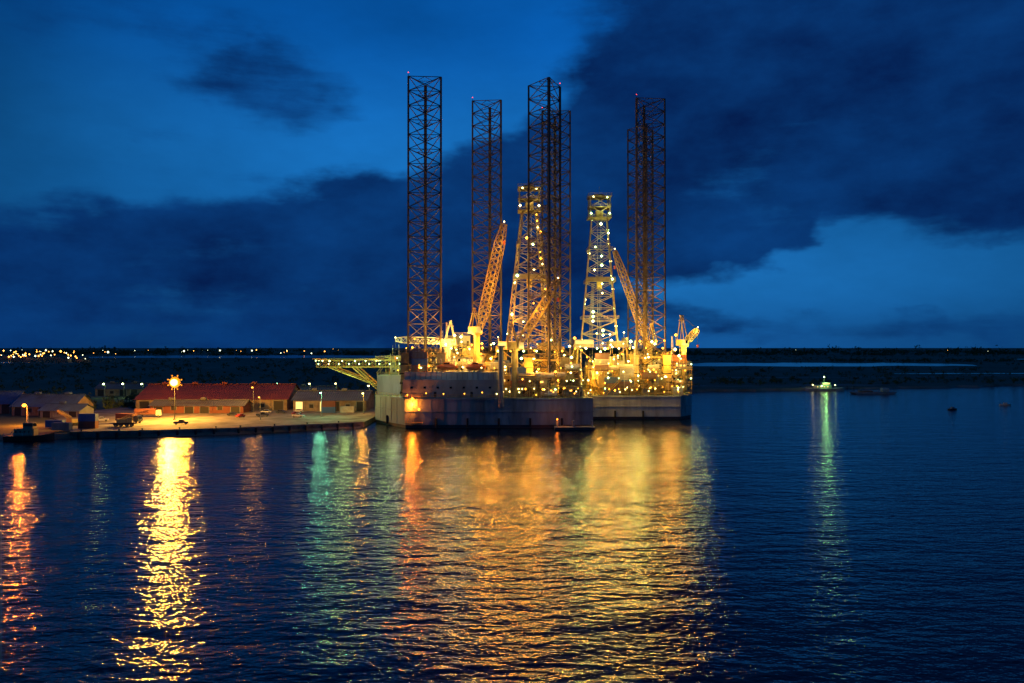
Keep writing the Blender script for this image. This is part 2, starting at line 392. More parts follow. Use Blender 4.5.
mb.strut((-4.2,305.4,8),(-4.2,305.4,31),1.0,'grey_paint',12)
mb.strut((-4.2,305.4,31),(-4.2,305.4,31.5),1.5,'grey_paint',12)
for z in (14,20,26): mb.box(-4.9,-3.5,305.8,307.1,z,z+.4,'dark')
jackhouse(mb,-35,321,11.5,17,'yellow_steel'); jackhouse(mb,13.6,321,11.5,15,'yellow_steel'); jackhouse(mb,-11,363,11.5,16,'yellow_steel')
mb.obj('deck_houses',rigA)
mb=MB()
av=[(-35,321),(13.6,321),(-11,363)]
modules(mb,lm,(-4,29,308,318),11.5,16,3,11)
modules(mb,lm,(-30,29,314,334),11.5,40,4,15,av)
modules(mb,lm,(-50,24,335,372),11.5,52,5,21,av)
modules(mb,lm,(-40,-6,308,313),21.4,6,9,3)
modules(mb,lm,(-53,-44,328,344),19.5,5,10,6)
modules(mb,lm,(-30,-12,336,350),27.2,7,12,5)
stair(mb,-2,11.5,5,18,307.3); stair(mb,30,11.5,24,18,307.5)
for x,y,z,h in ((-27,330,27,14),(-30,344,26,12),(2,330,20,12),(24,330,16,18)):
    lattice(mb,x,y,z,z+h,1.2,.5,8,3,0,.08,.04,'white_paint')
mb.obj('deck_equipment',rigA)
for x in range(-40,31,7):
    lamp(lm,x+R.uniform(-1,1),305.4,12.6+R.uniform(0,1.5),R.choice(['amber_lamp','warm_lamp','amber_lamp']),.24,post=1)
for i in range(60):
    lamp(lm,R.uniform(-50,28),R.uniform(315,345),R.uniform(18,36),R.choice(LK),R.uniform(.22,.6),post=3)
lm.obj('deck_lamps',rigA)
leg('lattice_leg_port',rigA,-35,321,-6,138.5,math.pi/2+.08)
leg('lattice_leg_starboard',rigA,13.6,321,-6,137,-math.pi/2+.12)
leg('lattice_leg_bow',rigA,-11,363,-6,142,math.pi/2-.1)
derrick('derrick',rigA,7.5,346,11.5,30,99.5,18.5,6.2,math.pi/4+.12,22,1,.8,('warm_lamp','green_lamp','amber_lamp'),(1,.66,.14))
crane('pedestal_crane',rigA,-14.5,330,11.5,36,(-3.2,325,81),bw=3.4)
crane('pedestal_crane_small',rigA,1,309.5,11.5,29.5,(18,312,57),bw=2.8)
crane('deck_crane',rigA,-27,336,26,31,(-48,330,34),'white_paint')
mb=MB(); lh=MB()
hx,hy,hz=-69,338,26.2
octp=[(hx+13.5*math.cos(math.pi/8+k*math.pi/4),hy+13.5*math.sin(math.pi/8+k*math.pi/4)) for k in range(8)]
mb.prism(octp,hz-.5,hz,'yellow_steel','green_deck')
for k in range(8):
    p=octp[k];q=octp[(k+1)%8]
    o1=(hx+(p[0]-hx)*1.1,hy+(p[1]-hy)*1.1,hz-.2);o2=(hx+(q[0]-hx)*1.1,hy+(q[1]-hy)*1.1,hz-.2)
    mb.strut(o1,o2,.12,'yellow_steel',4); mb.strut((*p,hz-.4),o1,.1,'yellow_steel',4)
    for j in range(5):
        t=j/5; a=Vector((p[0]+(q[0]-p[0])*t,p[1]+(q[1]-p[1])*t,hz-.3)); b=Vector(o1).lerp(Vector(o2),t); mb.strut(a,b,.05,'yellow_steel',3)
    lamp(lh,p[0],p[1]-.3,hz-.9,'green_lamp',.34)
    m=((p[0]+q[0])/2,(p[1]+q[1])/2)
    lamp(lh,m[0],m[1]-.3,hz-.9,R.choice(['green_lamp','warm_lamp']),.28)
def ring(mb,cx,cy,z,r0,r1,mt,n=32):
    vs=[];fs=[]
    for i in range(n):
        a=2*math.pi*i/n; vs+= [(cx+r0*math.cos(a),cy+r0*math.sin(a),z),(cx+r1*math.cos(a),cy+r1*math.sin(a),z)]
    for i in range(n): j=(i+1)%n; fs.append((2*i,2*i+1,2*j+1,2*j))
    mb.add(vs,fs,mt)
ring(mb,hx,hy,hz+.01,6,6.6,'white_paint')
for dx in (-1.6,1.6): mb.box(hx+dx-.3,hx+dx+.3,hy-2.4,hy+2.4,hz+.004,hz+.012,'white_paint')
mb.box(hx-1.3,hx+1.3,hy-.3,hy+.3,hz+.004,hz+.012,'white_paint')
for y in (hy-7,hy,hy+7):
    xa,xb,n=-81,-44,9
    for i in range(n):
        a=xa+(xb-xa)*i/n; b=xa+(xb-xa)*(i+1)/n
        mb.strut((a,y,hz-.7),(b,y,hz-.7),.2,'yellow_steel',4); mb.strut((a,y,hz-3.6),(b,y,hz-3.6),.2,'yellow_steel',4)
        mb.strut((a,y,hz-3.6),(b,y,hz-.7),.13,'yellow_steel',4); mb.strut((a,y,hz-3.6),(a,y,hz-.7),.13,'yellow_steel',4)
    mb.strut((-66,y,hz-3.6),(-54.5,y,12.5),.32,'yellow_steel',6); mb.strut((-76,y,hz-3.6),(-54.5,y,14.5),.28,'yellow_steel',6)
for xx in (-80,-70,-60,-50): mb.strut((xx,hy-7,hz-3.6),(xx,hy+7,hz-3.6),.18,'yellow_steel',4)
platform(mb,-57,-38,333,343,hz-.2)
stair(mb,-56,19.5,-50,hz,332)
for k in range(10): lamp(lh,-80+k*4.2,330.6,hz-2.2,R.choice(['green_lamp','green_lamp','warm_lamp']),.25)
mb.obj('helideck',rigA); lh.obj('helideck_lamps',rigA)
K=2.9
for p,c,w in [((-50,324,30),GRN,1500),((-68,324,19),GRN,1200),((-74,334,36),GRN,500),((-24,301,33),WHT,550),((-46,316,15),WHT,300),((14,298,26),WHT,420),  # white ones are fill lights added to lighten the hull front
              ((-10,326,30),AMB,3800),((4,304.5,29),WRM,700),((22,304.5,29),WRM,600),((-20,328,36),WRM,3600),
              ((2,330,42),AMB,3800),((16,334,26),WRM,3500),((-30,330,33),WRM,3200),((10,313,33),AMB,2600),((-6,340,48),AMB,2600),
              ((26,338,28),AMB,3200),((20,326,16),AMB,2500),((-14,316,26),WRM,1800),
              ((-28,316,32),AMB,1800),((13.6,321,38),AMB,2600),((-11,356,45),AMB,2200),((-35,321,42),AMB,1300),((13.6,321,54),AMB,1100),
              ((-9,318,56),AMB,2800),((-5,318,72),AMB,1100),((9,306,46),AMB,1300),((8,312,22),AMB,1700)]:
    plight('rig_light',rigA,p,c,w*K,.6)
mb=MB()
mb.box(-40.5,-34,303,305.7,2.0,2.3,'yellow_steel'); mb.rail(-40.5,303,-34,303,2.3)
stair(mb,-40,2.3,-35,11.5,304.6)
mb.strut((-38,305.4,8.5),(-38,305.4,12.5),.12,'yellow_steel',4)
mb.octa((-38,305,11.2),.6,'orange_lamp'); mb.octa((-35.5,305.2,7.2),.45,'orange_lamp')
mb.obj('boat_landing',rigA)
plight('landing_light',rigA,(-38,304.6,9.0),ORG,8000,.5)
dol=empty('mooring_pontoon'); mb=MB()
mb.box(16,31,298,303.5,-.5,.9,'boot_topping'); mb.box(16,31,298,303.5,.9,1.1,'concrete')
for x in (17,23,30): mb.strut((x,300.5,-2),(x,300.5,3.4),.45,'grey_paint',10)
mb.octa((17,300,3.9),.28,'orange_lamp'); mb.obj('pontoon_deck',dol)
plight('pontoon_lamp',dol,(17,299.2,3.9),ORG,400,.3)

# ================================================================== RIG B
rigB=empty('jackup_drilling_rig')
mb=MB(); lm=MB()
polyB=[(20,342),(72,342),(79,352),(82,392),(60,425),(28,425),(12,405),(12,382)]
hull(mb,polyB,10.2,'hull_light'); mb.obj('hull',rigB)
mb=MB(); av=[(61.5,360),(20,385),(66,405)]
modules(mb,lm,(33,74,343,354),10.2,22,21,11,[(61.5,360)])
modules(mb,lm,(34,80,352,378),10.2,54,22,18,av)
modules(mb,lm,(16,80,378,405),10.2,48,23,22,av)
for i,(a,b,c,d) in enumerate([(68,80.5,372,392),(69,80,373,391),(70,79.5,374,390)]):
    z=10.2+i*3.6
    mb.box(a,b,c,d,z,z+3.2,'white_paint'); mb.box(a-.8,b+.8,c-.8,d+.8,z+3.2,z+3.5,'yellow_steel'); mb.rail(a-.8,c-.8,b+.8,c-.8,z+3.5)
    for k in range(5): mb.box(a+1+k*2,a+1.9+k*2,c-.04,c-.005,z+1.3,z+2.3,'lit_window' if R.random()<.7 else 'glass_dark')
jackhouse(mb,61.5,360,10.2,17,'yellow_steel'); jackhouse(mb,66,405,10.2,17,'yellow_steel')
stair(mb,40,10.2,47,17,342.6)
for x,y,z,h in ((30,350,14,16),(74,370,22,14),(54,352,20,14)):
    lattice(mb,x,y,z,z+h,1.2,.5,8,3,0,.08,.04,'white_paint')
mb.obj('deck_equipment',rigB)
for x in range(34,72,6): lamp(lm,x+R.uniform(-1,1),341.4,11.4+R.uniform(0,1.5),R.choice(['amber_lamp','warm_lamp']),.26,post=1)
for i in range(74):
    lamp(lm,R.uniform(26,79),R.uniform(350,378),R.uniform(15,38),R.choice(LK),R.uniform(.25,.7),post=3)
lm.obj('deck_lamps',rigB)
leg('lattice_leg_starboard',rigB,61.5,360,-6,142,math.pi/2+.1)
leg('lattice_leg_port',rigB,20.5,374,-6,140.5,math.pi/2)
leg('lattice_leg_bow',rigB,66.0,405,-6,142,-math.pi/2+.1)
derrick('derrick',rigB,42,385,10.2,31,103,17.5,7.2,math.pi/4-.1,28,2,1.0)
crane('pedestal_crane',rigB,64,372,10.2,31,(47,366,75))
crane('pedestal_crane_starboard',rigB,79.0,368,10.2,31,(84,362,39),'yellow_steel',2.2,12)
for p,c,w in [((36,339,27),WRM,1500),((52,338,26),WRM,2000),((66,340,26),WRM,1500),((56,346,34),WRM,3600),((44,352,30),AMB,5600),
              ((70,350,26),AMB,3500),((76,362,28),WRM,3000),((30,358,34),GRN,2400),((50,368,40),WRM,3400),((60,376,36),GRN,2800),((34,350,18),AMB,4000),
              ((84,365,30),GRN,1000),((61.5,360,40),AMB,2400),((66,400,40),AMB,1500),((61.5,360,55),AMB,900),((46,350,16),AMB,3000),((60,350,17),AMB,2800),((83,360,38),WRM,600)]:
    plight('rig_light',rigB,p,c,w*K,.6)

# ================================================================== WATER
def water_mat(name,k=1.0,rough=.10):
    m=bpy.data.materials.new(name); m.use_nodes=True; nt=m.node_tree; b=nt.nodes['Principled BSDF']; L=nt.links.new
    b.inputs['Base Color'].default_value=(0.001,0.006,0.018,1); b.inputs['Roughness'].default_value=rough; b.inputs['IOR'].default_value=1.333
    tc=nt.nodes.new('ShaderNodeTexCoord'); acc=None
    for (sc,amp,st,rot,det) in ((0.10,0.55,(0.42,1,1),.12,1),(0.36,0.46,(0.5,1,1),-.16,2),(0.95,0.21,(0.6,1,1),.2,2),(2.4,0.06,(0.8,1,1),-.3,1)):
        mp=nt.nodes.new('ShaderNodeMapping'); mp.inputs['Scale'].default_value=st; mp.inputs['Rotation'].default_value=(0,0,rot)
        nz=nt.nodes.new('ShaderNodeTexNoise'); nz.inputs['Scale'].default_value=sc; nz.inputs['Detail'].default_value=det; nz.inputs['Roughness'].default_value=.5
        mu=nt.nodes.new('ShaderNodeMath'); mu.operation='MULTIPLY'; mu.inputs[1].default_value=amp*k
        L(tc.outputs['Object'],mp.inputs['Vector']); L(mp.outputs['Vector'],nz.inputs['Vector']); L(nz.outputs['Fac'],mu.inputs[0])
        if acc is None: acc=mu
        else:
            ad=nt.nodes.new('ShaderNodeMath'); ad.operation='ADD'; L(acc.outputs[0],ad.inputs[0]); L(mu.outputs[0],ad.inputs[1]); acc=ad
    bp=nt.nodes.new('ShaderNodeBump'); bp.inputs['Distance'].default_value=1.0; bp.inputs['Strength'].default_value=1.0
    L(acc.outputs[0],bp.inputs['Height']); L(bp.outputs['Normal'],b.inputs['Normal'])
    MATS[name]=m
water_mat('water_mat'); water_mat('calm_water',.12,.15)
mb=MB(); mb.add([(-22000,-500,0),(22000,-500,0),(22000,24000,0),(-22000,24000,0)],[(0,1,2,3)],'water_mat'); mb.obj('water')

# ================================================================== LAND
shore=[(-20000,120),(-900,215),(-400,250),(-250,262),(-171,268),(-131,276),(-100,285),(-58,309),(-57.5,395),(-20,435),(60,480),(129,553),(190,566),(250,592),(330,606),(407,640),(560,668),(720,730),(1100,800),(3000,1100),(20000,1500),(20000,22000),(-20000,22000)]
from mathutils.geometry import tessellate_polygon
def sheet(name,poly,z,mt,edge=None,zb=-1.5,out=3):
    mb=MB(); tris=tessellate_polygon([[Vector((x,y,0)) for x,y in poly]])
    fs=[]
    for t in tris:
        a,b,c=[poly[i] for i in t]
        cr=(b[0]-a[0])*(c[1]-a[1])-(b[1]-a[1])*(c[0]-a[0]); fs.append(t if cr>0 else (t[0],t[2],t[1]))
    mb.add([(x,y,z) for x,y in poly],fs,mt)
    if edge:
        n=len(poly)
        for i in range(n):
            (ax,ay),(bx,by)=poly[i],poly[(i+1)%n]; mb.add([(ax,ay,z),(bx,by,z),(bx,by-out,zb),(ax,ay-out,zb)],[(0,3,2,1)],edge)
    return mb.obj(name)
sh=[]
for i,p in enumerate(shore):
    sh.append(p)
    if 9<=i<=17:
        q=shore[i+1]
        for k in range(1,6):
            t=k/6; sh.append((p[0]+(q[0]-p[0])*t,p[1]+(q[1]-p[1])*t+R.uniform(-7,7)))
    if 1<=i<=4:
        q=shore[i+1]
        for k in range(1,4):
            t=k/4; sh.append((p[0]+(q[0]-p[0])*t,p[1]+(q[1]-p[1])*t+R.uniform(-2,2)))
sheet('ground',sh,1.6,'ground_mat','sand',out=4)
def blobpoly(x0,x1,yc,half,n=14,j=.35,slope=0):
    top=[];bot=[]
    for i in range(n+1):
        t=i/n; x=x0+(x1-x0)*t; w=half*math.sin(math.pi*min(1,max(0,t*.96+.02)))**.4
        y=yc+slope*(x-x0)
        bot.append((x,y-w*(1+R.uniform(-j,j)))); top.append((x,y+w*(1+R.uniform(-j,j))))
    return bot+top[::-1]
for (a,b,c,h,s) in ((250,760,1330,140,.05),(-1250,-330,2450,380,0),(-1500,-900,1500,60,0),(-330,-60,1700,90,0),(1200,1900,1900,140,0),(420,760,880,12,.05)):
    sheet('river',blobpoly(a,b,c,h,slope=s),1.66,'calm_water')
sheet('sand_bank',blobpoly(120,300,600,13,j=.5,slope=.12),1.64,'sand')
sheet('sand_bank',blobpoly(430,760,800,12,j=.5,slope=.25),1.64,'sand')
sheet('sand_bank',blobpoly(-420,-240,470,14,j=.5),1.64,'sand')
sheet('sand_bank',blobpoly(160,420,760,16,j=.6,slope=.1),1.64,'sand')
quay=[(-150,271.5),(-131,275.2),(-100,284.2),(-57.2,308.2),(-57.2,380),(-190,382),(-190,330),(-165,300)]
sheet('quay_apron',quay,2.0,'concrete','quay_wall',out=.3)
mb=MB()
for i in range(3):
    (ax,ay),(bx,by)=quay[i],quay[i+1]; L=math.hypot(bx-ax,by-ay)
    dx,dy=(bx-ax)/L,(by-ay)/L; ang=math.atan2(dy,dx)
    cx,cy=(ax+bx)/2,(ay+by)/2
    mb.box(cx-L/2,cx+L/2,cy+.1,cy+.6,2.0,2.25,'concrete',ang,(cx,cy))
    for k in range(int(L/6)):
        x=ax+dx*(3+k*6); y=ay+dy*(3+k*6)
        mb.strut((x,y-.5,-.5),(x,y-.5,1.9),.45,'rubber',8)
        if k%2==0: mb.strut((x,y+1.4,2.0),(x,y+1.4,2.7),.22,'dark',8); mb.strut((x,y+1.4,2.7),(x,y+1.4,2.85),.36,'dark',8)
mb.obj('quay_kerb')

# ------------------------------------------------------------------ buildings
def gable(name,x0,x1,y0,y1,ze,zr,wall,roof,rot=0,doors=5,z0=2.0,litdoor=.03):
    e=empty(name); mb=MB(); cx,cy=(x0+x1)/2,(y0+y1)/2; ym=(y0+y1)/2
    mb.box(x0,x1,y0,y1,z0,ze,wall)
    mb.add([(x0,y0,ze),(x0,y1,ze),(x0,ym,zr-.15)],[(0,2,1)],wall); mb.add([(x1,y0,ze),(x1,y1,ze),(x1,ym,zr-.15)],[(0,1,2)],wall)
    mb.obj('walls',e)
    rf=MB(); o=.9; n=int((x1-x0)/1.0); sl=(zr-ze)/(ym-y0)
    for i in range(n):
        a=x0-o+(x1-x0+2*o)*i/n; b=x0-o+(x1-x0+2*o)*(i+1)/n; m=(a+b)/2
        for sgn,ye in ((1,y0-o),(-1,y1+o)):
            zl=ze-sl*o+.05; zt=zr+.05
            rf.add([(a,ye,zl),(m,ye,zl+.14),(b,ye,zl),(b,ym,zt),(m,ym,zt+.14),(a,ym,zt)],[(0,1,4,5),(1,2,3,4)],roof)
    rf.box(x0-o,x1+o,ym-.4,ym+.4,zr+.12,zr+.3,roof)
    for i in range(int((x1-x0)/14)): X=x0+7+i*14; rf.box(X-1.2,X+1.2,ym-.8,ym+.8,zr+.3,zr+1.2,roof)
    rf.obj('roof',e)
    dm=MB(); dw=(x1-x0)/(doors*1.0)
    for i in range(doors):
        X=x0+dw*(i+.5); hh=min(ze-z0-.6,4.2); win=(i%3==1)
        zb=z0+1.4 if win else z0+.02; ht=z0+(3.0 if win else hh); q=.16 if win else .28
        dm.box(X-dw*q,X+dw*q,y0-.08,y0-.01,zb,ht,'dark' if R.random()>litdoor else 'lit_window')
        dm.box(X-dw*q-.25,X-dw*q,y0-.14,y0-.01,zb,ht+.2,'grey_paint'); dm.box(X+dw*q,X+dw*q+.25,y0-.14,y0-.01,zb,ht+.2,'grey_paint')
        dm.box(X-dw*q-.25,X+dw*q+.25,y0-.16,y0-.01,ht+.2,ht+.45,'grey_paint')
        dm.box(X+dw*.5-.18,X+dw*.5+.18,y0-.2,y0-.01,z0,ze-.2,wall)
    dm.obj('doors',e)
    if rot:
        e.location=(cx,cy,0); e.rotation_euler=(0,0,rot)
        for c in e.children: c.location=(-cx,-cy,0)
    return e
gable('warehouse',-172,-104,366,398,7.2,13.2,'wall_cream','red_roof',.04,9)
gable('warehouse',-99,-66,362,384,7.0,10.6,'wall_cream','grey_roof',.0,6)
gable('storage_shed',-158,-118,350,362,5.4,7.4,'container_rust','grey_roof',.03,6)
gable('site_office',-214,-186,342,356,5.8,10.2,'wall_cream','blue_roof',-.1,5,z0=1.6)
gable('site_office',-245,-221,352,368,6.2,11.0,'wall_cream','blue_roof',.1,4,z0=1.6)
gable('outbuilding',-196,-178,332,341,4.8,7.0,'grey_paint','blue_roof',-.15,3,z0=1.6)
gable('depot_building',-250,-210,480,494,6,9,'wall_cream','grey_roof',.0,6,z0=1.6)
gable('depot_building',-140,-100,450,464,6,8.6,'wall_cream','grey_roof',.0,6,z0=1.6)

def street_lamp(name,x,y,z0,h,kind,col,power,r=.4,size=.4):
    e=empty(name); mb=MB()
    mb.strut((x,y,z0),(x,y,z0+h),.16,'grey_paint',8,r2=.09); mb.strut((x,y,z0),(x,y,z0+.5),.3,'concrete',8)
    mb.strut((x,y,z0+h),(x,y-1.4,z0+h+.3),.07,'grey_paint',5)
    mb.box(x-.25,x+.25,y-2.2,y-1.2,z0+h+.25,z0+h+.45,'grey_paint')
    mb.ball((x,y-1.7,z0+h+.1),r,kind,8,sz=.8); mb.obj('pole',e)
    plight('lamp_light',e,(x,y-2.9,z0+h-.6),col,power,size)
hm=empty('high_mast_light'); mb=MB()
mx,my,mz=-134,318,16.5
mb.strut((mx,my,2),(mx,my,mz),.16,'dark',12,r2=.10); mb.strut((mx,my,2),(mx,my,2.5),.6,'concrete',10)
mb.strut((mx,my,mz-1.0),(mx,my,mz-.8),1.2,'dark',12)
for k in range(12):   # ring of orange globes added to imitate the glow around the lamp
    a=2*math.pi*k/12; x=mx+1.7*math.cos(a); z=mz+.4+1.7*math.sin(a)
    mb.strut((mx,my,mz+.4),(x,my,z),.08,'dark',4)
    mb.ball((x,my,z),.6,'mast_glow_globe',10)
for k in range(8):  # wider ring of small added globes, carries the imitated glow outward
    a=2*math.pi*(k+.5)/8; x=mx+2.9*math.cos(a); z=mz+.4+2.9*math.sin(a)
    mb.strut((mx,my,mz+.4),(x,my,z),.06,'dark',4); mb.ball((x,my,z),.32,'mast_glow_globe',8)
mb.ball((mx,my-.9,mz+.4),1.3,'mast_lamp',16)
mb.ball((mx,my+.9,mz+.4),1.2,'mast_lamp',12)
mb.obj('mast',hm); plight('flood',hm,(mx,my-6.0,mz-.6),(1.0,.47,.06),85000,1.4); plight('flood_landward',hm,(mx,my+6.2,mz-.4),(1.0,.36,.025),48000,.8)
street_lamp('street_lamp',-183,302,1.6,7.4,'orange_lamp',ORG,15000,.75)
street_lamp('street_lamp',-79,332,2,10,'cyan_lamp',CYN,2600,.45)
street_lamp('street_lamp',-64,345,2,9,'warm_lamp',AMB,3500,.4)
street_lamp('street_lamp',-115,356,2,11,'amber_lamp',AMB,1500,.4)
street_lamp('street_lamp',-100,318,2,9,'amber_lamp',AMB,400,.3)
for (x,y) in ((-235,462),(-225,464),(-213,462)): street_lamp('street_lamp',x,y,1.6,8,'green_lamp',GRN,350,.6)
for (x,y) in ((-130,444),(-112,444),(-98,446),(-75,420)): street_lamp('street_lamp',x,y,1.6,9,'cyan_lamp' if x<-120 else 'warm_lamp',GRN,450,.5)

# ------------------------------------------------------------------ vehicles
def wheel(mb,x,y,z,r,w): mb.strut((x,y-w/2,z),(x,y+w/2,z),r,'rubber',14); mb.strut((x,y-w/2-.02,z),(x,y+w/2+.02,z),r*.55,'grey_paint',10)
def loft(mb,prof,y0,y1,mt,inset=0):
    n=len(prof); vs=[(x,y0,z) for x,z in prof]+[(x,y1,z) for x,z in prof]
    mb.add(vs,[(i,(i+1)%n,n+(i+1)%n,n+i) for i in range(n)]+[tuple(range(n-1,-1,-1)),tuple(range(n,2*n))],mt)
def place(e,x,y,z,rot): e.location=(x,y,z); e.rotation_euler=(0,0,rot)
def pickup(x,y,z,rot,paint):
    e=empty('pickup_truck'); mb=MB()
    loft(mb,[(-2.6,.45),(2.5,.45),(2.6,.8),(2.5,1.05),(1.2,1.15),(.6,1.75),(-.7,1.78),(-.85,1.15),(-2.6,1.15)],-.9,.9,paint)
    mb.box(-2.5,-.95,-.75,.75,1.155,1.17,'dark')
    for s in (-1,1):
        mb.add([(1.05,s*.905,1.18),(.58,s*.905,1.66),(-.6,s*.905,1.68),(-.72,s*.905,1.18)],[(0,1,2,3)],'glass_dark')
        for wx in (-1.7,1.65): wheel(mb,wx,s*.82,.38,.38,.25)
    mb.add([(1.17,-.75,1.2),(.65,-.7,1.72),(.65,.7,1.72),(1.17,.75,1.2)],[(0,1,2,3)],'glass_dark')
    mb.obj('body',e); place(e,x,y,z,rot)
def car(x,y,z,rot,paint):
    e=empty('parked_car'); mb=MB()
    loft(mb,[(-2.1,.35),(2.1,.35),(2.15,.7),(1.3,.9),(.7,1.4),(-1.0,1.42),(-1.7,.98),(-2.15,.9)],-.85,.85,paint)
    for s in (-1,1):
        mb.add([(1.15,s*.855,.95),(.66,s*.855,1.33),(-.95,s*.855,1.35),(-1.45,s*.855,.98)],[(0,1,2,3)],'glass_dark')
        for wx in (-1.35,1.35): wheel(mb,wx,s*.78,.32,.32,.22)
    mb.obj('body',e); place(e,x,y,z,rot)
def truck(x,y,z,rot,paint):
    e=empty('cargo_truck'); mb=MB()
    loft(mb,[(3,.7),(5.1,.7),(5.2,1.6),(4.9,2.9),(3,2.95)],-1.2,1.2,paint)
    mb.add([(5.2,-1,1.75),(4.97,-1,2.75),(4.97,1,2.75),(5.2,1,1.75)],[(0,1,2,3)],'glass_dark')
    mb.box(-5,2.9,-1.25,1.25,1.05,1.3,'dark'); mb.box(-5,2.8,-1.2,1.2,1.3,3.6,'container_rust')
    for q in range(14): mb.box(-4.8+q*.54,-4.6+q*.54,-1.26,-1.205,1.4,3.5,'container_rust')
    for s in (-1,1):
        for wx in (4,-2.6,-3.8): wheel(mb,wx,s*1.05,.5,.5,.35)
    mb.obj('body',e); place(e,x,y,z,rot)
def excavator(x,y,z,rot):
    e=empty('mobile_crane'); mb=MB()
    mb.box(-3.5,3.5,-1.2,1.2,.8,1.5,'dark')
    for s in (-1,1):
        for wx in (-2.6,-1,1,2.6): wheel(mb,wx,s*1.15,.55,.55,.4)
    mb.box(-2.4,1.2,-1.1,1.1,1.5,2.9,'yellow_steel'); mb.box(1.25,2.8,-1.1,.1,1.5,3.4,'yellow_steel'); mb.box(2.8,2.83,-1,.0,2.3,3.2,'glass_dark')
    boom(mb,(-1,0.4,3),(8,.4,5.5),.9,.6,10,.1,.05,'yellow_steel'); mb.strut((8,.4,5.5),(8,.4,4),.04,'dark',3)
    mb.obj('body',e); place(e,x,y,z,rot)
for a in ((-108,352,2,.1,'car_white'),(-101,350,2,0,'car_dark'),(-112,330,2,1.2,'car_red'),(-95,356,2,3.1,'car_white'),(-118,338,2,.2,'car_dark'),(-92,342,2,.5,'car_red')): car(*a)
for a in ((-104,334,2,.2,'car_dark'),(-88,330,2,-.3,'car_white'),(-160,312,1.98,.4,'car_white'),(-124,300,2,.3,'car_dark')): pickup(*a)
truck(-150,330,2,.3,'car_white'); truck(-146,305,2,-.25,'car_dark'); excavator(-141,291,2,.3); excavator(-163,296,1.62,2.6)
e=empty('stacked_containers'); mb=MB()
for i,(x,y,k,c) in enumerate([(-154,284,0,'container_rust'),(-154,284,1,'container_blue'),(-168,288,0,'container_blue'),(-160,278,0,'grey_paint'),(-84,352,0,'container_blue'),(-84,352,1,'container_rust'),(-76,354,0,'white_paint')]):
    z=2+k*2.62; mb.box(x,x+6.1,y,y+2.4,z,z+2.59,c)
    for q in range(11): mb.box(x+.25+q*.52,x+.45+q*.52,y-.05,y-.003,z+.15,z+2.45,c)
mb.obj('containers',e)
def boat(name,x,y,rot,L,B,paint,cab='white_paint',lampk=None,D=1.6,low=False):
    e=empty(name); mb=MB(); n=10; vs=[];fs=[]
    for i in range(n+1):
        t=i/n; xx=-L/2+L*t; w=B/2*(1 if t<.6 else math.cos((t-.6)/.4*math.pi/2)**.7 if t<1 else 0.02); sh=D+ ((0.9 if not low else .3)*max(0,(t-.5)*2)**2)
        vs+= [(xx,-w,sh),(xx,-w*.75,-.4),(xx,w*.75,-.4),(xx,w,sh)]
    for i in range(n):
        a=4*i;b=a+4
        fs+= [(a,a+1,b+1,b),(a+1,a+2,b+2,b+1),(a+2,a+3,b+3,b+2),(a,b,b+3,a+3)]
    fs+=[(0,3,2,1)]
    mb.add(vs,fs,paint)
    if low:
        mb.box(-L*.2,L*.12,-B*.3,B*.3,D,D+.9,cab); mb.box(L*.12,L*.12+.03,-B*.26,B*.26,D+.3,D+.8,'glass_dark')
        mb.strut((-L*.45,0,D-.2),(-L*.45,0,D+.7),.16,'dark',6)
    else:
        mb.box(-L*.3,L*.12,-B*.32,B*.32,D,D+2.3,cab); mb.box(-L*.12,L*.09,-B*.26,B*.26,D+2.3,D+4.3,cab)
        mb.box(L*.09,L*.09+.03,-B*.24,B*.24,D+3.1,D+4,'glass_dark'); mb.box(-L*.1,L*.07,-B*.26-.03,-B*.26-.005,D+3.1,D+3.9,'lit_window' if lampk else 'glass_dark')
        for k in range(4): mb.box(-L*.27+k*L*.09,-L*.24+k*L*.09,-B*.32-.03,-B*.32-.005,D+1,D+1.7,'lit_window' if lampk else 'glass_dark')
        mb.strut((-L*.05,0,D+4.3),(-L*.05,0,D+8),.1,'white_paint',6); mb.strut((-L*.05,-1.4,D+7),(-L*.05,1.4,D+7),.06,'white_paint',4)
        mb.rail(-L*.48,-B*.47,L*.1,-B*.47,D,'white_paint',1); mb.rail(-L*.48,B*.47,L*.1,B*.47,D,'white_paint',1)
    if lampk: mb.octa((-L*.05,-.3,D+8.2),.6,lampk); mb.octa((L*.25,0,D+2.4),.45,lampk); mb.octa((-L*.35,0,D+2.6),.45,'warm_lamp'); mb.octa((-L*.15,-B*.4,D+2),.4,lampk)
    mb.obj('hull_and_cabin',e); place(e,x,y,0,rot)
    if lampk: plight('deck_light',e,(-L*.05,-3.5,D+5),(.35,1,.25),1100,.5)
    return e
boat('work_boat',222,566,.05,27,6.5,'white_paint',lampk='green_lamp')
boat('small_launch',217,394,.3,5,1.8,'dark',cab='grey_paint',D=.6,low=True)
boat('small_launch',262,425,-.2,5.5,1.9,'white_paint',D=.6,low=True)
boat('tug_boat',-160,266,.12,15,5,'dark',cab='wall_cream')
e=empty('barge'); mb=MB()
loft(mb,[(-14,.9),(-12,-.3),(12,-.3),(14,.9),(14,1.4),(-14,1.4)],-4,4,'grey_paint'); mb.rail(-14,-4,14,-4,1.4); mb.box(6,10,-2,2,1.4,3.8,'white_paint'); mb.box(-9,-1,-2.5,2.5,1.4,2.2,'container_rust')
mb.obj('barge_hull',e); place(e,238,528,0,.05)
e=empty('timber_jetty'); mb=MB()
mb.box(206,246,574,577,1.6,1.9,'concrete')
for k in range(9): mb.strut((207+k*4.8,574.4,-1),(207+k*4.8,574.4,3),.22,'dark',8)
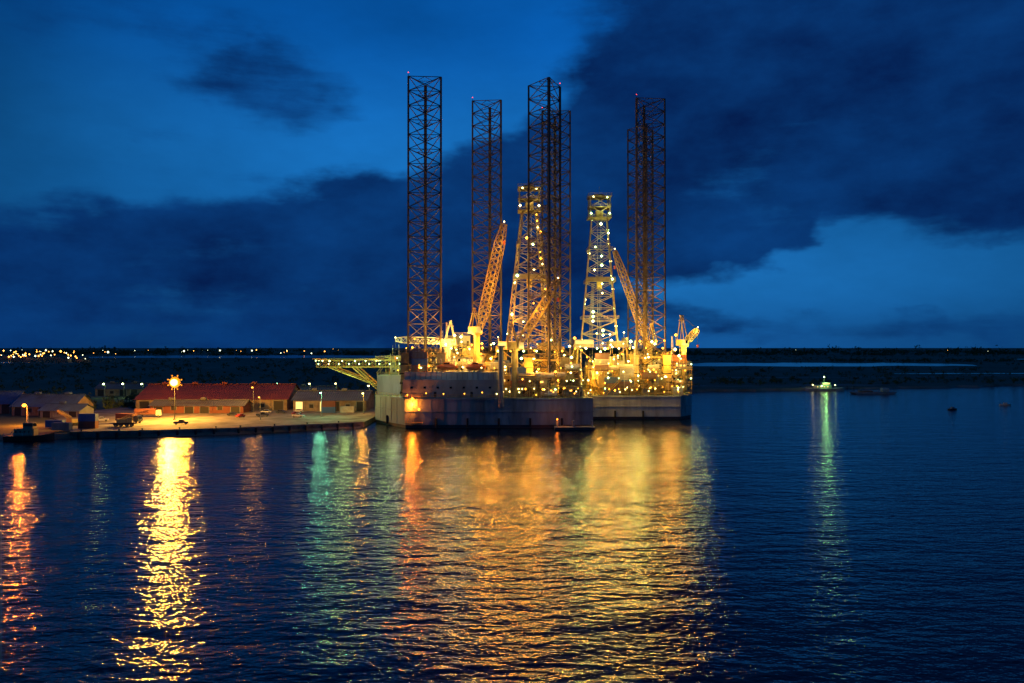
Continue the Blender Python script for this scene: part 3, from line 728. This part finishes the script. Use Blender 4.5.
mb.box(212,215,577,588,1.62,1.88,'concrete'); mb.obj('jetty_deck',e)

# ------------------------------------------------------------------ vegetation masses
def veg(name,items,nleaf):
    vs=[];fs=[]
    for (x,y,z,rx,rz) in items:
        o=len(vs); vs+=[(x-.12*rx,y,z),(x+.12*rx,y,z),(x,y,z+rz)]; fs.append((o,o+1,o+2))
        lobes=[(R.gauss(0,.45)*rx,R.gauss(0,.3)*rx,rz*R.uniform(.5,1.3),R.uniform(.35,.7)) for _ in range(4)]
        for i in range(nleaf):
            lx,ly,lz,lr=R.choice(lobes)
            px=x+lx+R.gauss(0,.4)*rx*lr; py=y+ly+R.gauss(0,.4)*rx*lr; pz=max(z+.1,z+lz+R.gauss(0,.3)*rz*lr*1.2)
            s=rx*R.uniform(.14,.3); o=len(vs)
            for k in range(3):
                d=Vector((R.gauss(0,1),R.gauss(0,1),R.gauss(0,1))).normalized()*s; vs.append((px+d.x,py+d.y,pz+d.z))
            fs.append((o,o+1,o+2))
    me=bpy.data.meshes.new(name); me.from_pydata(vs,[],fs); me.materials.append(MATS['foliage'])
    ob=bpy.data.objects.new(name,me); scene.collection.objects.link(ob)
def inriver(x,y):
    return (240<x<770 and 1050<y<1490) or (-1260<x<-320 and 1950<y<2850) or (-1510<x<-890 and 1430<y<1570) or (-340<x<-50 and 1600<y<1800) or (1190<x<1910 and 1770<y<2030)
items=[]
while len(items)<1600:
    y=430*math.exp(R.uniform(0,1.9)); x=y*R.uniform(-.75,.75)
    if x>-60:
        sy=480+max(0,x-60)*.5 if x>60 else 450
        if x>129: sy=575+(x-129)*.28
        if y<sy+14: continue
    if inriver(x,y): continue
    if -260<x<-60 and y<500 and R.random()<.8: continue
    sc=R.uniform(1.5,3.6)*(1 if y<900 else 1.5)
    items.append((x,y,1.5,sc*1.5,sc*.7))
veg('scrub_vegetation',items,24)
items=[]
for i in range(1000):
    y=R.choice([2900,3300,4200,5200])*R.uniform(.95,1.05); x=y*R.uniform(-.78,.78)
    g=max(.25,1+.7*math.sin(x*.004+1)+.6*math.sin(x*.011+2))
    items.append((x,y,1.5,R.uniform(12,30),R.uniform(5,11)*g))
for i in range(160):
    x=R.uniform(620,1500); items.append((x,1560+R.uniform(-30,60)+(x-620)*.1,1.5,R.uniform(5,10),R.uniform(2.5,5)))
veg('distant_tree_line',items,32)
items=[]
for (x0,x1,y0,y1,n) in ((-245,-178,372,400,34),(-330,-225,300,345,26),(-176,-66,402,430,44),(-320,-200,405,450,40),(150,420,596,680,60)):
    for i in range(n):
        x=R.uniform(x0,x1)
        y=R.uniform(y0,y1)+(max(0,x-150)*.17 if x>100 else 0)
        items.append((x,y,1.5,R.uniform(1.8,3.6),R.uniform(1.2,3.0)))
veg('tree_belt',items,90)

# ------------------------------------------------------------------ distant settlement
e=empty('distant_settlement'); mb=MB()
def dist_lamp(x,y,h,r,k): mb.strut((x,y,1.5),(x,y,1.5+h),.25,'dark',4); mb.octa((x,y,1.5+h+r),r,k)
for i in range(64):
    y=R.uniform(1500,2000); x=-y*R.uniform(.53,.68); mb.box(x-R.uniform(4,10),x+R.uniform(4,10),y,y+10,1.5,R.uniform(5,10),'wall_cream')
    dist_lamp(x,y-5,R.uniform(5,20),R.uniform(.9,2.3),R.choice(['far_lamp_warm','far_lamp_warm','far_lamp_white']))
for i in range(34):
    y=R.uniform(2000,4200); x=y*R.uniform(-.62,-.2); dist_lamp(x,y,R.uniform(8,20),R.uniform(.8,2.0),R.choice(['far_lamp_warm','far_lamp_white','far_lamp_warm']))
for i in range(7):
    y=R.uniform(2600,4200); x=y*R.uniform(.3,.64); dist_lamp(x,y,R.uniform(8,16),R.uniform(.6,1.0),R.choice(['far_lamp_warm','far_lamp_white']))
for px,y in ((-.505,1700),(-.41,2100),(-.365,2500),(-.325,2400)): dist_lamp(y*px,y,16,2.6,'far_lamp_white')
lattice(mb,2260,3900,1.5,34,7,2,6,4,.3,.5,.3,'dark')
mb.obj('houses_and_lights',e)

# ================================================================== SKY
w=bpy.data.worlds.new('World'); scene.world=w; w.use_nodes=True; nt=w.node_tree; L=nt.links.new
bg=nt.nodes['Background']
def N(t): return nt.nodes.new(t)
def M(op,a,b=None,c=None,clamp=False):
    n=N('ShaderNodeMath'); n.operation=op; n.use_clamp=clamp
    for i,v in enumerate((a,b,c)):
        if v is None: continue
        if isinstance(v,(int,float)): n.inputs[i].default_value=v
        else: L(v,n.inputs[i])
    return n.outputs[0]
tc=N('ShaderNodeTexCoord'); D=tc.outputs['Generated']
def noise(scale,detail,stretch,off=(0,0,0),rough=.55):
    mp=N('ShaderNodeMapping'); mp.inputs['Scale'].default_value=stretch; mp.inputs['Location'].default_value=off
    nz=N('ShaderNodeTexNoise'); nz.inputs['Scale'].default_value=scale; nz.inputs['Detail'].default_value=detail; nz.inputs['Roughness'].default_value=rough
    L(D,mp.inputs['Vector']); L(mp.outputs['Vector'],nz.inputs['Vector']); return nz.outputs['Fac']
sp=N('ShaderNodeSeparateXYZ'); L(D,sp.inputs[0]); X,Y,Z=sp.outputs
az=M('MULTIPLY',M('ARCTAN2',X,Y),57.2958); el=M('MULTIPLY',M('ARCSINE',Z),57.2958)
wa=noise(5.0,5,(1,1,1.8),(3,1,2)); wb=noise(5.0,5,(1,1,1.8),(9,5,7))
az2=M('ADD',az,M('MULTIPLY',M('SUBTRACT',wa,.5),15)); el2=M('ADD',el,M('MULTIPLY',M('SUBTRACT',wb,.5),9))
blobs=[(25,15,21,9,1.1),(13.5,15,11,8.5,1.0),(6.5,12,9,6,.95),(-2,11,8.5,4.0,.88),(-8.5,10,6,3.4,.8),(33,18,14,10,.9),(17,22,6.0,7,.9),(26,28,20,10,.9),
       (-21,6.6,12,3.4,.78),(-31,6.5,9,3.6,.78),(-11.5,6,11,4.4,.8),(-2,5.5,10,5,.8),(7.5,7.5,9,4.5,.85),(-20,1.5,28,3.6,.85),(-17,17.6,5.5,2.8,.62),
       (30,6.6,7,1.3,.45),(26,1.8,14,1.4,.42),(24,5.2,13,2.5,-.7),(9,17.3,1.8,1.1,-.5),(31.5,15.4,2.6,1.5,-.6),(-4,19,12,4,-.3),(2,1.2,16,1.5,.45),(-28,21,12,2.5,.25)]
tot=None
for a0,e0,ra,re,wt in blobs:
    dx=M('MULTIPLY_ADD',az2,1/ra,-a0/ra); dy=M('MULTIPLY_ADD',el2,1/re,-e0/re)
    d2=M('MULTIPLY_ADD',dx,dx,M('MULTIPLY',dy,dy))
    g=M('EXPONENT',M('MULTIPLY',M('MULTIPLY',d2,d2),-1.0))
    tot=M('MULTIPLY',g,wt) if tot is None else M('MULTIPLY_ADD',g,wt,tot)
tot=M('MINIMUM',tot,1.12)
fb=noise(5.0,9,(1,1,2.0),(1,2,3),.6); fw=noise(5.5,7,(1,1,7.0),(5,2,8),.6)
dens=M('ADD',tot,M('MULTIPLY',M('SUBTRACT',fb,.5),1.6)); dens=M('ADD',dens,M('MULTIPLY',M('SUBTRACT',fw,.47),.9))
mr=N('ShaderNodeMapRange'); mr.interpolation_type='SMOOTHSTEP'; mr.inputs['From Min'].default_value=.08; mr.inputs['From Max'].default_value=.98; L(dens,mr.inputs['Value'])
mask=M('MULTIPLY',mr.outputs['Result'],.97)
cr=N('ShaderNodeValToRGB'); cr.color_ramp.interpolation='EASE'
els=cr.color_ramp.elements; L(M('MULTIPLY',el,1/90.0,clamp=True),cr.inputs[0])
stops=[(0,(.006,.080,.27)),(.05,(.010,.145,.44)),(.13,(.008,.145,.46)),(.25,(.002,.090,.37)),(.45,(.001,.038,.20)),(1,(.001,.018,.10))]
els[0].position=0; els[0].color=(*stops[0][1],1); els[1].position=1; els[1].color=(*stops[-1][1],1)
for p,c in stops[1:-1]: q=els.new(p); q.color=(*c,1)
hz_=noise(2.6,6,(1,1,2.2),(7,7,1),.6); br=M('ADD',.40,M('MULTIPLY',hz_,1.15))
a2=M('ADD',az,-3.0); sideb=M('MAXIMUM',M('SUBTRACT',1.05,M('MULTIPLY',M('MULTIPLY',a2,a2),.00042)),.5)
br=M('MULTIPLY',br,sideb)
vm=N('ShaderNodeVectorMath'); vm.operation='SCALE'; L(cr.outputs['Color'],vm.inputs[0]); L(br,vm.inputs['Scale'])
cn=noise(4.5,9,(1,1,1.9),(4,8,2),.6)
cc=N('ShaderNodeValToRGB'); L(cn,cc.inputs[0]); ce=cc.color_ramp.elements
ce[0].position=.32; ce[0].color=(.0012,.0085,.062,1); ce[1].position=.70; ce[1].color=(.003,.048,.205,1)
mx=N('ShaderNodeMix'); mx.data_type='RGBA'; L(mask,mx.inputs['Factor']); L(vm.outputs[0],mx.inputs['A']); L(cc.outputs['Color'],mx.inputs['B'])
L(mx.outputs['Result'],bg.inputs['Color']); bg.inputs['Strength'].default_value=1.0
try:
    w.cycles.sampling_method='MANUAL'; w.cycles.sample_map_resolution=256
except Exception: pass

# ================================================================== CAMERA
cam=bpy.data.cameras.new('camera'); co=bpy.data.objects.new('camera',cam); scene.collection.objects.link(co)
cam.lens=28.125; cam.sensor_width=36; cam.clip_end=60000; cam.clip_start=.5
co.location=(0,0,31); co.rotation_euler=(math.radians(90+.39),0,0)
scene.camera=co
